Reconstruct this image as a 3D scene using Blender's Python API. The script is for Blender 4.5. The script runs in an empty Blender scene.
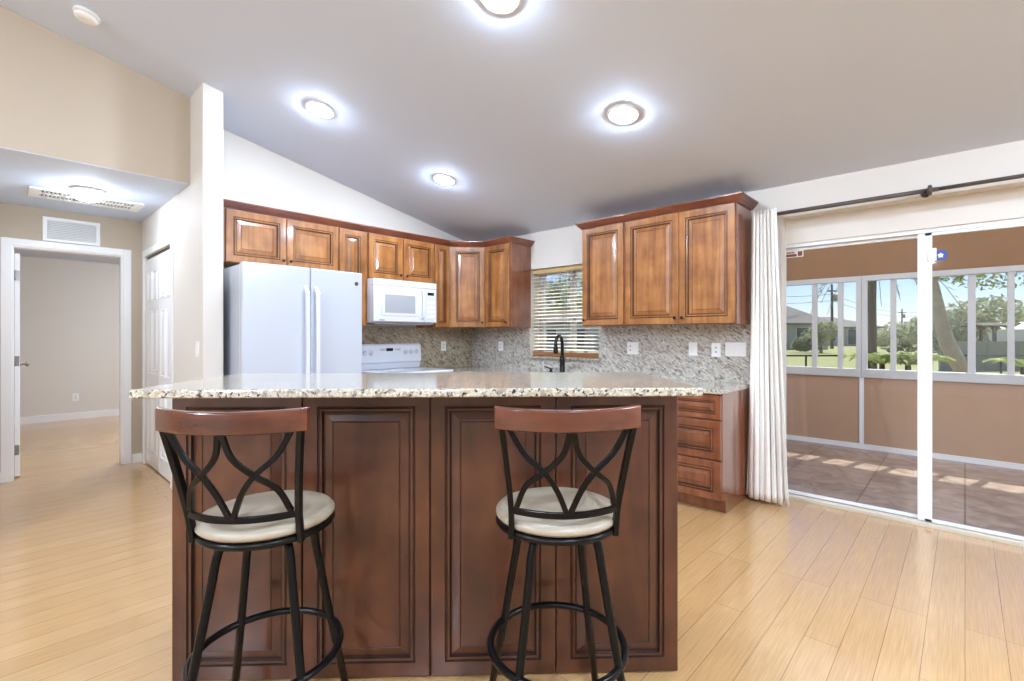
import bpy, bmesh, math, random
from mathutils import Vector, Matrix
random.seed(7)
S = bpy.context.scene
COL = S.collection

# ------------------------------------------------------------------ camera, sky, sun, exposure
EYE = 1.285
HEAD = math.atan(453/483)
FX, FY = math.cos(HEAD), math.sin(HEAD)        # viewing direction on the floor plan
RX, RY = FY, -FX                               # to the right of the view
cam_d = bpy.data.cameras.new('camera'); cam = bpy.data.objects.new('camera', cam_d); COL.objects.link(cam)
cam.location = (0, 0, EYE); cam.rotation_euler = (math.pi/2, 0, HEAD-math.pi/2)
cam_d.sensor_width = 36; cam_d.lens = 36*483/1024; cam_d.shift_y = -5.5/1024
cam_d.clip_start = .05; cam_d.clip_end = 600
S.camera = cam

W = bpy.data.worlds.new('sky'); S.world = W; W.use_nodes = True
wn = W.node_tree.nodes; wl = W.node_tree.links
sky = wn.new('ShaderNodeTexSky'); sky.sky_type = 'NISHITA'; sky.sun_disc = False
SUN_EL, SUN_AZ = math.radians(50), math.radians(-14)     # azimuth from +X towards +Y
sky.sun_elevation = SUN_EL; sky.sun_rotation = math.pi/2-SUN_AZ; sky.air_density = 1.0; sky.dust_density = .15; sky.ozone_density = 3.0
SKY_STRENGTH = .07
wn['Background'].inputs[1].default_value = SKY_STRENGTH
tint = wn.new('ShaderNodeMix'); tint.data_type = 'RGBA'; tint.blend_type = 'MULTIPLY'; tint.inputs[0].default_value = 1; tint.inputs[7].default_value = (.92, .9, 1.12, 1)
wl.new(sky.outputs[0], tint.inputs[6]); wl.new(tint.outputs[2], wn['Background'].inputs[0])
sd = bpy.data.lights.new('sun', 'SUN'); sd.energy = 4.0; sd.angle = math.radians(.6); sd.color = (1, .95, .86)
so = bpy.data.objects.new('sun', sd); COL.objects.link(so)
so.rotation_euler = Vector((math.cos(SUN_EL)*math.cos(SUN_AZ), math.cos(SUN_EL)*math.sin(SUN_AZ), math.sin(SUN_EL))).to_track_quat('Z', 'Y').to_euler()
so.location = (30, -8, 30)
LAMP = 335          # emission of a kitchen recessed lamp's lens
FILL_LAMP = 1560        # fill lamps added out of view to light the cabinet fronts
DOME = 48           # emission of the hall dome
S.view_settings.view_transform = 'Standard'; S.view_settings.look = 'None'
S.view_settings.exposure = 1.07; S.view_settings.gamma = 1; S.view_settings.use_curve_mapping = False
S.cycles.use_denoising = True
S.cycles.max_bounces = 10; S.cycles.diffuse_bounces = 6; S.cycles.glossy_bounces = 4; S.cycles.transparent_max_bounces = 16
S.cycles.sample_clamp_indirect = 6; S.cycles.caustics_reflective = False; S.cycles.caustics_refractive = False

# ------------------------------------------------------------------ materials
def lin(r, g, b):
    f = lambda c: (c/255)/12.92 if c <= 10 else ((c/255+.055)/1.055)**2.4
    return (f(r), f(g), f(b), 1)

def mat(name, col, rough=.5, metal=0, spec=.5, coat=0, var=0, vscale=6, bump=0, bscale=200, emit=None, es=0):
    m = bpy.data.materials.new(name); m.use_nodes = True
    nt = m.node_tree; n = nt.nodes; l = nt.links; p = n['Principled BSDF']
    p.inputs['Base Color'].default_value = col; p.inputs['Roughness'].default_value = rough
    p.inputs['Metallic'].default_value = metal; p.inputs['Specular IOR Level'].default_value = spec
    p.inputs['Coat Weight'].default_value = coat; p.inputs['Coat Roughness'].default_value = .12
    if emit: p.inputs['Emission Color'].default_value = emit; p.inputs['Emission Strength'].default_value = es
    if var or bump:
        tc = n.new('ShaderNodeTexCoord')
    if var:
        nz = n.new('ShaderNodeTexNoise'); nz.inputs['Scale'].default_value = vscale; nz.inputs['Detail'].default_value = 5
        l.new(tc.outputs['Object'], nz.inputs['Vector'])
        mx = n.new('ShaderNodeMix'); mx.data_type = 'RGBA'
        mx.inputs[6].default_value = tuple(c*(1-var) for c in col[:3])+(1,); mx.inputs[7].default_value = tuple(min(1, c*(1+var)) for c in col[:3])+(1,)
        l.new(nz.outputs[0], mx.inputs[0]); l.new(mx.outputs[2], p.inputs['Base Color'])
    if bump:
        bz = n.new('ShaderNodeTexNoise'); bz.inputs['Scale'].default_value = bscale
        l.new(tc.outputs['Object'], bz.inputs['Vector'])
        bp = n.new('ShaderNodeBump'); bp.inputs['Strength'].default_value = bump; bp.inputs['Distance'].default_value = .002
        l.new(bz.outputs[0], bp.inputs['Height']); l.new(bp.outputs[0], p.inputs['Normal'])
    return m

def ramp(n, stops):
    r = n.new('ShaderNodeValToRGB'); e = r.color_ramp.elements
    e[0].position, e[0].color = stops[0]; e[1].position, e[1].color = stops[-1]
    for pos, c in stops[1:-1]:
        q = e.new(pos); q.color = c
    return r

def wood(name, dark, mid, light, grain=(14, 14, 1.1), rough=.32, coat=.35):
    m = mat(name, mid, rough, coat=coat); nt = m.node_tree; n = nt.nodes; l = nt.links; p = n['Principled BSDF']
    tc = n.new('ShaderNodeTexCoord'); oi = n.new('ShaderNodeObjectInfo')
    ad = n.new('ShaderNodeVectorMath'); ad.operation = 'ADD'
    sc = n.new('ShaderNodeVectorMath'); sc.operation = 'SCALE'; sc.inputs[0].default_value = (7, 5, 9)
    l.new(oi.outputs['Random'], sc.inputs['Scale']); l.new(tc.outputs['Object'], ad.inputs[0]); l.new(sc.outputs[0], ad.inputs[1])
    mp = n.new('ShaderNodeMapping'); mp.inputs['Scale'].default_value = grain; l.new(ad.outputs[0], mp.inputs[0])
    a = n.new('ShaderNodeTexNoise'); a.inputs['Scale'].default_value = 1.6; a.inputs['Detail'].default_value = 6; a.inputs['Distortion'].default_value = .6
    l.new(mp.outputs[0], a.inputs['Vector'])
    b = n.new('ShaderNodeTexNoise'); b.inputs['Scale'].default_value = 6; b.inputs['Detail'].default_value = 3; l.new(ad.outputs[0], b.inputs['Vector'])
    mix = n.new('ShaderNodeMath'); mix.operation = 'ADD'; h1 = n.new('ShaderNodeMath'); h1.operation = 'MULTIPLY'; h1.inputs[1].default_value = .5
    h2 = n.new('ShaderNodeMath'); h2.operation = 'MULTIPLY'; h2.inputs[1].default_value = .5
    l.new(a.outputs[0], h1.inputs[0]); l.new(b.outputs[0], h2.inputs[0]); l.new(h1.outputs[0], mix.inputs[0]); l.new(h2.outputs[0], mix.inputs[1])
    r = ramp(n, [(.34, dark), (.5, mid), (.66, light)]); l.new(mix.outputs[0], r.inputs[0]); l.new(r.outputs[0], p.inputs['Base Color'])
    return m

def granite(name, base, pale, tan, dark, scale=1.0, vein=0.0, rough=.12, rot=(0, 0, .4)):
    m = mat(name, base, rough, coat=.3); nt = m.node_tree; n = nt.nodes; l = nt.links; p = n['Principled BSDF']
    tc = n.new('ShaderNodeTexCoord'); mp = n.new('ShaderNodeMapping')
    mr = n.new('ShaderNodeMapping'); mr.inputs['Rotation'].default_value = rot; l.new(tc.outputs['Object'], mr.inputs[0])
    mp.inputs['Scale'].default_value = (1, 1, 1-.66*vein); l.new(mr.outputs[0], mp.inputs[0])
    def nz(s, d=4, dist=0):
        q = n.new('ShaderNodeTexNoise'); q.inputs['Scale'].default_value = s*scale; q.inputs['Detail'].default_value = d; q.inputs['Distortion'].default_value = dist
        l.new(mp.outputs[0], q.inputs['Vector']); return q
    r1 = ramp(n, [(.40, base), (.52, pale), (.62, tan)]); l.new(nz(26, 6, .4).outputs[0], r1.inputs[0])
    r2 = ramp(n, [(.56, (0, 0, 0, 1)), (.63, (1, 1, 1, 1))]); l.new(nz(58, 3, .3).outputs[0], r2.inputs[0])
    m1 = n.new('ShaderNodeMix'); m1.data_type = 'RGBA'; l.new(r2.outputs[0], m1.inputs[0]); l.new(r1.outputs[0], m1.inputs[6]); m1.inputs[7].default_value = dark
    r3 = ramp(n, [(.60, (0, 0, 0, 1)), (.66, (1, 1, 1, 1))]); l.new(nz(95, 2).outputs[0], r3.inputs[0])
    m2 = n.new('ShaderNodeMix'); m2.data_type = 'RGBA'; l.new(r3.outputs[0], m2.inputs[0]); l.new(m1.outputs[2], m2.inputs[6]); m2.inputs[7].default_value = tuple(min(1, c*1.25) for c in pale[:3])+(1,)
    l.new(m2.outputs[2], p.inputs['Base Color'])
    return m

def planks(name, c1, c2, gap, length, width, rough, streak=.12, coat=.25):
    m = mat(name, c1, rough, coat=coat); nt = m.node_tree; n = nt.nodes; l = nt.links; p = n['Principled BSDF']
    tc = n.new('ShaderNodeTexCoord')
    b = n.new('ShaderNodeTexBrick'); b.inputs['Scale'].default_value = 1; b.inputs['Brick Width'].default_value = length; b.inputs['Row Height'].default_value = width
    b.inputs['Mortar Size'].default_value = .001; b.inputs['Mortar Smooth'].default_value = .1; b.offset = .37; b.offset_frequency = 3
    b.inputs['Color1'].default_value = c1; b.inputs['Color2'].default_value = c2; b.inputs['Mortar'].default_value = gap; b.inputs['Bias'].default_value = 0
    l.new(tc.outputs['Object'], b.inputs['Vector'])
    mp = n.new('ShaderNodeMapping'); mp.inputs['Scale'].default_value = (2.2, 75, 1); l.new(tc.outputs['Object'], mp.inputs[0])
    a = n.new('ShaderNodeTexNoise'); a.inputs['Scale'].default_value = 2.2; a.inputs['Detail'].default_value = 7; l.new(mp.outputs[0], a.inputs['Vector'])
    r = ramp(n, [(.3, (1-streak*1.6,)*3+(1,)), (.7, (1+streak*.5,)*3+(1,))]); l.new(a.outputs[0], r.inputs[0])
    mx = n.new('ShaderNodeMix'); mx.data_type = 'RGBA'; mx.blend_type = 'MULTIPLY'; mx.inputs[0].default_value = 1
    l.new(b.outputs[0], mx.inputs[6]); l.new(r.outputs[0], mx.inputs[7]); l.new(mx.outputs[2], p.inputs['Base Color'])
    return m

def tiles(name, c1, c2, gap, size, rough):
    m = mat(name, c1, rough); nt = m.node_tree; n = nt.nodes; l = nt.links; p = n['Principled BSDF']
    tc = n.new('ShaderNodeTexCoord')
    b = n.new('ShaderNodeTexBrick'); b.offset = 0; b.inputs['Scale'].default_value = 1; b.inputs['Brick Width'].default_value = size; b.inputs['Row Height'].default_value = size
    b.inputs['Mortar Size'].default_value = .006; b.inputs['Color1'].default_value = (1, 1, 1, 1); b.inputs['Color2'].default_value = (.86, .86, .86, 1); b.inputs['Mortar'].default_value = gap
    l.new(tc.outputs['Object'], b.inputs['Vector'])
    a = n.new('ShaderNodeTexNoise'); a.inputs['Scale'].default_value = 5; a.inputs['Detail'].default_value = 8; a.inputs['Distortion'].default_value = 1.2; l.new(tc.outputs['Object'], a.inputs['Vector'])
    r = ramp(n, [(.35, c1), (.65, c2)]); l.new(a.outputs[0], r.inputs[0])
    mx = n.new('ShaderNodeMix'); mx.data_type = 'RGBA'; mx.blend_type = 'MULTIPLY'; mx.inputs[0].default_value = 1
    l.new(r.outputs[0], mx.inputs[6]); l.new(b.outputs[0], mx.inputs[7]); l.new(mx.outputs[2], p.inputs['Base Color'])
    return m

def glass(name, tint=(.96, .98, .97, 1), refl=1.0):
    m = bpy.data.materials.new(name); m.use_nodes = True; nt = m.node_tree; n = nt.nodes; l = nt.links
    n.remove(n['Principled BSDF']); t = n.new('ShaderNodeBsdfTransparent'); t.inputs[0].default_value = tint
    g = n.new('ShaderNodeBsdfGlossy'); g.inputs['Roughness'].default_value = .02
    ge = n.new('ShaderNodeNewGeometry'); dt = n.new('ShaderNodeVectorMath'); dt.operation = 'DOT_PRODUCT'; l.new(ge.outputs['Incoming'], dt.inputs[0]); l.new(ge.outputs['Normal'], dt.inputs[1])
    def mth(op, a, b=None, clamp=False):
        q = n.new('ShaderNodeMath'); q.operation = op; q.use_clamp = clamp; l.new(a, q.inputs[0])
        if b is not None: q.inputs[1].default_value = b
        return q.outputs[0]
    ab = mth('ABSOLUTE', dt.outputs['Value']); om = n.new('ShaderNodeMath'); om.operation = 'SUBTRACT'; om.inputs[0].default_value = 1; l.new(ab, om.inputs[1])
    ml = n.new('ShaderNodeMath'); ml.operation = 'ADD'; ml.inputs[1].default_value = .03*refl; ml.use_clamp = True; l.new(mth('MULTIPLY', mth('POWER', om.outputs[0], 5), .9*refl), ml.inputs[0])
    mx = n.new('ShaderNodeMixShader'); l.new(ml.outputs[0], mx.inputs[0]); l.new(t.outputs[0], mx.inputs[1]); l.new(g.outputs[0], mx.inputs[2])
    l.new(mx.outputs[0], n['Material Output'].inputs[0]); return m

M = {}
M['wall'] = mat('cream_paint', lin(219, 214, 206), .6, spec=.3)
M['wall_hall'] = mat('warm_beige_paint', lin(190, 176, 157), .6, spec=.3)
M['ceiling'] = mat('white_ceiling_paint', lin(209, 220, 238), .75, spec=.2)
M['trim'] = mat('white_trim_paint', lin(238, 238, 238), .35)
M['wood'] = wood('glazed_maple', lin(116, 70, 32), lin(152, 97, 49), lin(180, 122, 66))
M['glaze'] = mat('dark_glaze', lin(62, 32, 18), .4)
M['crown'] = wood('cherry_crown', lin(88, 42, 26), lin(116, 60, 38), lin(136, 76, 50), grain=(1.2, 1.2, 12))
M['island'] = wood('dark_island_wood', lin(58, 30, 20), lin(79, 43, 27), lin(97, 55, 35), grain=(7, 7, .9))  # island wood set darker and redder than the wall cabinets
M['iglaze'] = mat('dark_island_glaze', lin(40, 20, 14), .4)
M['endwood'] = wood('cherry_end_panel', lin(100, 54, 34), lin(126, 72, 46), lin(146, 88, 58), grain=(9, 9, .9), rough=.2, coat=1)
M['granite'] = granite('speckled_granite', lin(150, 141, 124), lin(200, 194, 180), lin(176, 160, 134), lin(56, 50, 46), scale=1.45)
M['splash'] = granite('veined_granite', lin(172, 166, 158), lin(204, 199, 190), lin(158, 147, 134), lin(116, 108, 102), scale=1.15, vein=1, rough=.16, rot=(math.radians(55), 0, 0))
M['splash2'] = granite('veined_granite_range', lin(160, 146, 126), lin(186, 173, 150), lin(142, 124, 102), lin(112, 104, 98), scale=1.15, vein=1, rough=.16, rot=(0, math.radians(55), 0))
M['floor'] = planks('bamboo_planks', lin(197, 157, 107), lin(190, 148, 99), lin(120, 84, 48), 1.45, .1255, .26, coat=.6)
M['tile'] = tiles('brown_stone_tile', lin(128, 106, 94), lin(172, 150, 136), (.4, .36, .33, 1), .62, .35)
M['white'] = mat('white_enamel', lin(222, 225, 232), .18, coat=.4)
M['cool'] = mat('white_textured_steel', lin(196, 202, 213), .22, coat=.3, bump=.05, bscale=500)
M['plastic'] = mat('white_plastic', lin(240, 240, 238), .35)
M['greyplastic'] = mat('grey_plastic', lin(150, 152, 156), .4)
M['smoked'] = mat('pale_grey_glass', lin(170, 174, 178), .1)
M['black'] = mat('black_plastic', lin(22, 22, 24), .25)
M['iron'] = mat('black_powdercoat', lin(9, 9, 10), .28, spec=.22)
M['bronze'] = mat('dark_bronze', lin(36, 32, 32), .3, metal=.6)
M['rod'] = mat('brushed_charcoal_metal', lin(92, 84, 78), .35, metal=.5)
M['vinyl'] = mat('taupe_vinyl', lin(166, 154, 135), .33, var=.05, vscale=18)
M['stoolwood'] = wood('chestnut_rail', lin(68, 32, 19), lin(94, 47, 28), lin(112, 61, 38), grain=(1.2, 14, 14), rough=.25, coat=.6)
M['curtain'] = mat('ivory_curtain_cloth', lin(240, 237, 231), .85, spec=.1, bump=.15, bscale=350)
M['slat'] = mat('ivory_blind_slat', lin(232, 226, 214), .45)
M['railwood'] = mat('brown_blind_rail', lin(150, 100, 62), .4, var=.1)
M['goldrail'] = mat('tan_head_rail', lin(196, 168, 116), .4)
M['alu'] = mat('white_aluminium', lin(228, 230, 233), .35)
M['alu2'] = mat('greyish_white_aluminium', lin(200, 202, 204), .45)  # sunroom frames, a greyer white than the sliding door
M['sill'] = mat('cream_threshold_metal', lin(206, 197, 180), .4)
M['greyframe'] = mat('grey_aluminium', lin(176, 176, 178), .4)
M['glass'] = glass('clear_glass'); M['glassdoor'] = glass('door_glass', (.95, .96, .96, 1), 1.0)
M['lens'] = mat('lit_lens', (1, 1, 1, 1), .4, emit=(.69, .82, 1, 1), es=LAMP)
M['fill_lens'] = mat('added_fill_lens', (1, 1, 1, 1), .4, emit=(.69, .82, 1, 1), es=FILL_LAMP)
M['dome'] = mat('lit_dome_glass', (1, 1, 1, 1), .4, emit=(.74, .85, 1, 1), es=DOME)
m = bpy.data.materials.new('added_translucent_sheet'); m.use_nodes = True; n = m.node_tree.nodes; n.remove(n['Principled BSDF'])
q = n.new('ShaderNodeBsdfTranslucent'); q.inputs[0].default_value = (.9, .9, .92, 1); q2 = n.new('ShaderNodeBsdfDiffuse'); q2.inputs[0].default_value = (.8, .8, .8, 1)
q3 = n.new('ShaderNodeAddShader'); m.node_tree.links.new(q.outputs[0], q3.inputs[0]); m.node_tree.links.new(q2.outputs[0], q3.inputs[1]); m.node_tree.links.new(q.outputs[0], n['Material Output'].inputs[0])
M['sheet'] = m  # see-through roof made up so daylight brightens the sunroom
M['fill_dome'] = mat('added_bedroom_fill_glass', (1, 1, 1, 1), .4, emit=(.8, .88, 1, 1), es=DOME*3.2)  # glow of the added bedroom fill lamp
M['stucco'] = mat('tan_stucco', lin(176, 143, 118), .9, bump=.1, bscale=120, var=.06)
M['header'] = mat('ochre_stucco', lin(144, 108, 76), .9, bump=.1, bscale=120, var=.06)
M['dark'] = mat('closet_shade_dark', lin(60, 58, 56), .8)  # closet walls coloured dark to stand for the shade inside
M['nickel'] = mat('satin_nickel', lin(150, 146, 140), .3, metal=.9)
M['lawn'] = mat('sunny_lawn', lin(150, 150, 96), .9, var=.3, vscale=.9)
def leafmat(name, col, scale):
    m = mat(name, col, .6, var=.3, vscale=scale); nt = m.node_tree; n = nt.nodes; l = nt.links; p = n['Principled BSDF']
    t_ = n.new('ShaderNodeBsdfTranslucent'); a_ = n.new('ShaderNodeMixShader'); a_.inputs[0].default_value = .5
    src = p.inputs['Base Color'].links[0].from_socket; l.new(src, t_.inputs[0])
    l.new(p.outputs[0], a_.inputs[1]); l.new(t_.outputs[0], a_.inputs[2]); l.new(a_.outputs[0], n['Material Output'].inputs[0]); return m
M['leaf'] = leafmat('green_leaf', lin(138, 152, 96), 3)
M['leaf2'] = leafmat('dusty_leaf', lin(160, 166, 128), 3)
M['frond'] = leafmat('yellow_green_frond', lin(186, 200, 92), 5)
M['bark'] = mat('grey_brown_bark', lin(184, 166, 146), .9, var=.3, vscale=9, bump=.6, bscale=40)
M['bark2'] = mat('dark_palm_bark', lin(94, 80, 64), .9, var=.25, vscale=9)
M['hwall'] = mat('pale_house_stucco', lin(186, 184, 180), .8)
M['hroof'] = mat('grey_shingle', lin(128, 122, 120), .9, var=.12, vscale=3)
M['hglass'] = mat('dark_window_pane', lin(70, 82, 96), .15)
M['pole'] = mat('weathered_pole_wood', lin(96, 84, 76), .9)
M['greenwall'] = mat('grey_green_panel', lin(138, 142, 126), .8)
M['whitewall'] = mat('white_exterior', lin(222, 222, 220), .7)
M['sticker_w'] = mat('white_sticker', lin(228, 226, 222), .4); M['sticker_r'] = mat('dark_red_print', lin(120, 60, 50), .5)
M['sticker_b'] = mat('blue_sticker', lin(46, 74, 150), .4)

# ------------------------------------------------------------------ mesh helpers
class MB:
    def __init__(s): s.bm = bmesh.new()
    def poly(s, pts, mi=0, smooth=False):
        f = s.bm.faces.new([s.bm.verts.new(p) for p in pts]); f.material_index = mi; f.smooth = smooth; return f
    def box(s, a, b, mi=0):
        x0, y0, z0 = [min(a[i], b[i]) for i in range(3)]; x1, y1, z1 = [max(a[i], b[i]) for i in range(3)]
        v = [s.bm.verts.new(p) for p in ((x0,y0,z0),(x1,y0,z0),(x1,y1,z0),(x0,y1,z0),(x0,y0,z1),(x1,y0,z1),(x1,y1,z1),(x0,y1,z1))]
        for q in ((3,2,1,0),(4,5,6,7),(0,1,5,4),(1,2,6,5),(2,3,7,6),(3,0,4,7)):
            s.bm.faces.new([v[i] for i in q]).material_index = mi
        return s
    def prism(s, pts, off, mi=0):
        """polygon pts (3-D) extruded by vector off"""
        o = Vector(off); a = [s.bm.verts.new(p) for p in pts]; b = [s.bm.verts.new(Vector(p)+o) for p in pts]; n = len(pts)
        fs = [s.bm.faces.new(a[::-1]), s.bm.faces.new(b)]
        for i in range(n): fs.append(s.bm.faces.new([a[i], a[(i+1)%n], b[(i+1)%n], b[i]]))
        for f in fs: f.material_index = mi
        return s
    def loft(s, rings, mi=0, caps=True, smooth=True, closed=False):
        vs = [[s.bm.verts.new(p) for p in r] for r in rings]; n = len(rings[0]); k = len(vs)
        for i in range(k if closed else k-1):
            A, B = vs[i], vs[(i+1)%k]
            for j in range(n):
                f = s.bm.faces.new([A[j], A[(j+1)%n], B[(j+1)%n], B[j]]); f.material_index = mi; f.smooth = smooth
        if caps and not closed:
            s.bm.faces.new(vs[0][::-1]).material_index = mi; s.bm.faces.new(vs[-1]).material_index = mi
        return s
    def tube(s, pts, r, seg=10, mi=0, closed=False, flat=None, up=(0,0,1)):
        """round (or flat: (width, thickness)) bar along pts"""
        P = [Vector(p) for p in pts]; n = len(P); pa = None; rr = r if isinstance(r, (list, tuple)) else [r]*n; rings = []
        for i in range(n):
            if closed: t = P[(i+1)%n]-P[i-1]
            else: t = P[min(i+1, n-1)]-P[max(i-1, 0)]
            t.normalize(); u = Vector(up)
            if abs(t.dot(u)) > .98: u = Vector((0, 1, 0)) if abs(t.y) < .9 else Vector((1, 0, 0))
            a = t.cross(u).normalized() if (flat or pa is None) else (pa-t*pa.dot(t)).normalized()
            b = a.cross(t).normalized(); pa = a
            if flat:
                w, h = flat[0]/2, flat[1]/2
                rings.append([P[i]+a*w+b*h, P[i]-a*w+b*h, P[i]-a*w-b*h, P[i]+a*w-b*h])
            else:
                rings.append([P[i]+a*rr[i]*math.cos(2*math.pi*j/seg)+b*rr[i]*math.sin(2*math.pi*j/seg) for j in range(seg)])
        return s.loft(rings, mi, smooth=not flat, closed=closed)
    def lathe(s, prof, c=(0,0,0), seg=32, mi=0, axis='Z'):
        rings = []
        for r, z in prof:
            q = []
            for j in range(seg):
                x, y = r*math.cos(2*math.pi*j/seg), r*math.sin(2*math.pi*j/seg)
                p = (x, y, z) if axis == 'Z' else ((x, -z, y) if axis == 'Y' else (z, x, y))
                q.append((c[0]+p[0], c[1]+p[1], c[2]+p[2]))
            rings.append(q)
        return s.loft(rings, mi)
    def obj(s, name, mats, parent=None, loc=None, rz=None, bevel=0, seg=2, recalc=True):
        if recalc: bmesh.ops.recalc_face_normals(s.bm, faces=s.bm.faces)
        me = bpy.data.meshes.new(name); s.bm.to_mesh(me); s.bm.free()
        for m in (mats if isinstance(mats, (list, tuple)) else [mats]): me.materials.append(m)
        o = bpy.data.objects.new(name, me); COL.objects.link(o)
        if parent: o.parent = parent
        if loc: o.location = loc
        if rz is not None: o.rotation_euler[2] = rz
        if bevel:
            b = o.modifiers.new('bevel', 'BEVEL'); b.width = bevel; b.segments = seg; b.limit_method = 'ANGLE'; b.angle_limit = math.radians(40)
        return o

def tag(o, label, cat, group=None, kind=None):
    o['label'] = label; o['category'] = cat
    if group: o['group'] = group
    if kind: o['kind'] = kind
    return o
def thing(name, label, cat, loc=(0,0,0), rz=0, group=None, kind=None):
    o = bpy.data.objects.new(name, None); COL.objects.link(o); o.location = loc; o.rotation_euler[2] = rz
    o.empty_display_size = .1
    return tag(o, label, cat, group, kind)
def struct(o, label, cat): return tag(o, label, cat, kind='structure')
def spline(pts, n=8):
    P = [Vector(p) for p in pts]; P = [2*P[0]-P[1]]+P+[2*P[-1]-P[-2]]; out = []
    for i in range(1, len(P)-2):
        for k in range(n):
            t = k/n; a, b, c, d = P[i-1], P[i], P[i+1], P[i+2]
            out.append(.5*((2*b)+(c-a)*t+(2*a-5*b+4*c-d)*t*t+(3*b-a-3*c+d)*t**3))
    out.append(P[-2]); return out

# ------------------------------------------------------------------ geometry of the place
XW, YF = 4.14, 4.58                # inner faces: window wall (X) and refrigerator wall (Y)
K, Z0 = .21, 2.435                 # ceiling slope and its height at the window wall
RIDGE = -.7
def zc(x): return Z0+K*(XW-x) if x >= RIDGE else Z0+K*(XW-RIDGE)-K*(RIDGE-x)
TILT = math.atan(K)
XB, YB = -5.4, -4.2                # the far sides of the room behind the camera

def rects(m, axis, c0, c1, u0, u1, z0, z1, holes):
    """wall slab with rectangular holes, as boxes; axis 0: normal X, u is Y; axis 1: normal Y, u is X"""
    us = sorted(set([u0, u1]+[h[0] for h in holes]+[h[1] for h in holes])); zs = sorted(set([z0, z1]+[h[2] for h in holes]+[h[3] for h in holes]))
    for i in range(len(us)-1):
        for j in range(len(zs)-1):
            cu, cz = (us[i]+us[i+1])/2, (zs[j]+zs[j+1])/2
            if any(h[0] < cu < h[1] and h[2] < cz < h[3] for h in holes): continue
            if axis == 0: m.box((c0, us[i], zs[j]), (c1, us[i+1], zs[j+1]))
            else: m.box((us[i], c0, zs[j]), (us[i+1], c1, zs[j+1]))

# floor
m = MB().box((XB, YB, -.12), (4.25, 10.0, 0)); struct(m.obj('floor', M['floor']), 'light bamboo plank floor running through kitchen and hall', 'floor')
# window wall, two layers: the sliding door sits in a recess
WY0, WY1, WZ0, WZ1 = 2.675, 3.60, 1.045, 2.025
DY0, DY1, DYO, DZI, DZO = -1.55, 1.032, 1.08, 2.19, 2.0
m = MB(); rects(m, 0, XW, 4.26, YB, 4.7, 0, 2.44, [(WY0, WY1, WZ0, WZ1), (DY0, DY1, 0, DZI)])
rects(m, 0, 4.26, 4.38, YB, 4.7, -.1, 2.44, [(WY0, WY1, WZ0, WZ1), (DY0, DYO, -.1, DZO)])
bmesh.ops.remove_doubles(m.bm, verts=m.bm.verts, dist=1e-5)
struct(m.obj('wall_right', M['wall']), 'cream wall holding the kitchen window and sliding glass door', 'wall')
# refrigerator wall and the stub that ends it, with the closet opening
m = MB().prism([(1.138, YF, 0), (4.3, YF, 0), (4.3, YF, zc(4.3)+.05), (1.138, YF, zc(1.138)+.05)], (0, .12, 0))
struct(m.obj('wall_left', M['wall']), 'cream wall behind refrigerator and range under sloped ceiling', 'wall')
m = MB().prism([(1.008, 3.977, 0), (1.138, 3.977, 0), (1.138, 3.977, zc(1.138)+.04), (1.008, 3.977, zc(1.008)+.04)], (0, .723, 0))
rects(m, 0, 1.008, 1.138, 4.7, 6.1, 0, 2.5, [(4.88, 5.97, 0, 2.06)])
struct(m.obj('wall_stub', M['wall']), 'cream wall end between refrigerator alcove and hallway with closet', 'wall')
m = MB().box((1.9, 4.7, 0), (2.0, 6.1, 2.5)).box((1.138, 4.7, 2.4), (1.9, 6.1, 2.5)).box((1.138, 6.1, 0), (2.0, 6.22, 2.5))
struct(m.obj('wall_closet', M['dark']), 'hall closet inside coloured dark for shade behind its folding door', 'wall')
# hallway: bulkhead wall, soffit, side wall, door wall
m = MB().prism([(XB, 4.31, 0), (-.1, 4.31, 0), (-.1, 4.31, 2.44), (1.007, 4.31, 2.44), (1.007, 4.31, zc(1.007)+.03), (RIDGE, 4.31, zc(RIDGE)+.03), (XB, 4.31, zc(XB)+.03)], (0, .12, 0))
struct(m.obj('wall_bulkhead', M['wall_hall']), 'beige bulkhead wall above the hallway opening', 'wall')
m = MB().box((-.1, 4.431, 2.434), (1.007, 6.1, 2.52)).box((-.1, 4.312, 2.434), (1.007, 4.431, 2.4395)); struct(m.obj('ceiling_hall', M['ceiling']), 'low white hallway ceiling with grille and dome light', 'ceiling')
m = MB().box((-.2, 4.431, 0), (-.1, 6.1, 2.5)); struct(m.obj('wall_hall', M['wall_hall']), 'beige side wall of the hallway left of the bedroom door', 'wall')
m = MB(); rects(m, 1, 6.1, 6.22, -1.7, 1.137, 0, 2.5, [(.085, .859, 0, 2.078)])
struct(m.obj('wall_door', M['wall_hall']), 'beige hallway wall around the open bedroom doorway', 'wall')
# bedroom
m = MB().box((-1.7, 9.9, 0), (2.7, 10.0, 2.5)).box((-1.7, 6.22, 0), (-1.6, 9.9, 2.5)).box((2.6, 6.22, 0), (2.7, 9.9, 2.5)).box((2.0, 6.1, 0), (2.7, 6.22, 2.5))
struct(m.obj('wall_bedroom', M['wall']), 'pale bare bedroom wall seen through the open doorway', 'wall')
m = MB().box((-1.7, 6.22, 2.42), (2.7, 10.0, 2.5)); struct(m.obj('ceiling_bedroom', M['ceiling']), 'white bedroom ceiling seen through the doorway', 'ceiling')
# vaulted ceiling
m = MB().prism([(4.4, YB-.1, zc(4.4)), (RIDGE, YB-.1, zc(RIDGE)), (XB-.1, YB-.1, zc(XB-.1)), (XB-.1, YB-.1, zc(XB-.1)+.15), (RIDGE, YB-.1, zc(RIDGE)+.15), (4.4, YB-.1, zc(4.4)+.15)], (0, 4.7-YB+.1, 0))
struct(m.obj('ceiling', M['ceiling']), 'white vaulted ceiling sloping down to the window wall', 'ceiling')
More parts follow.
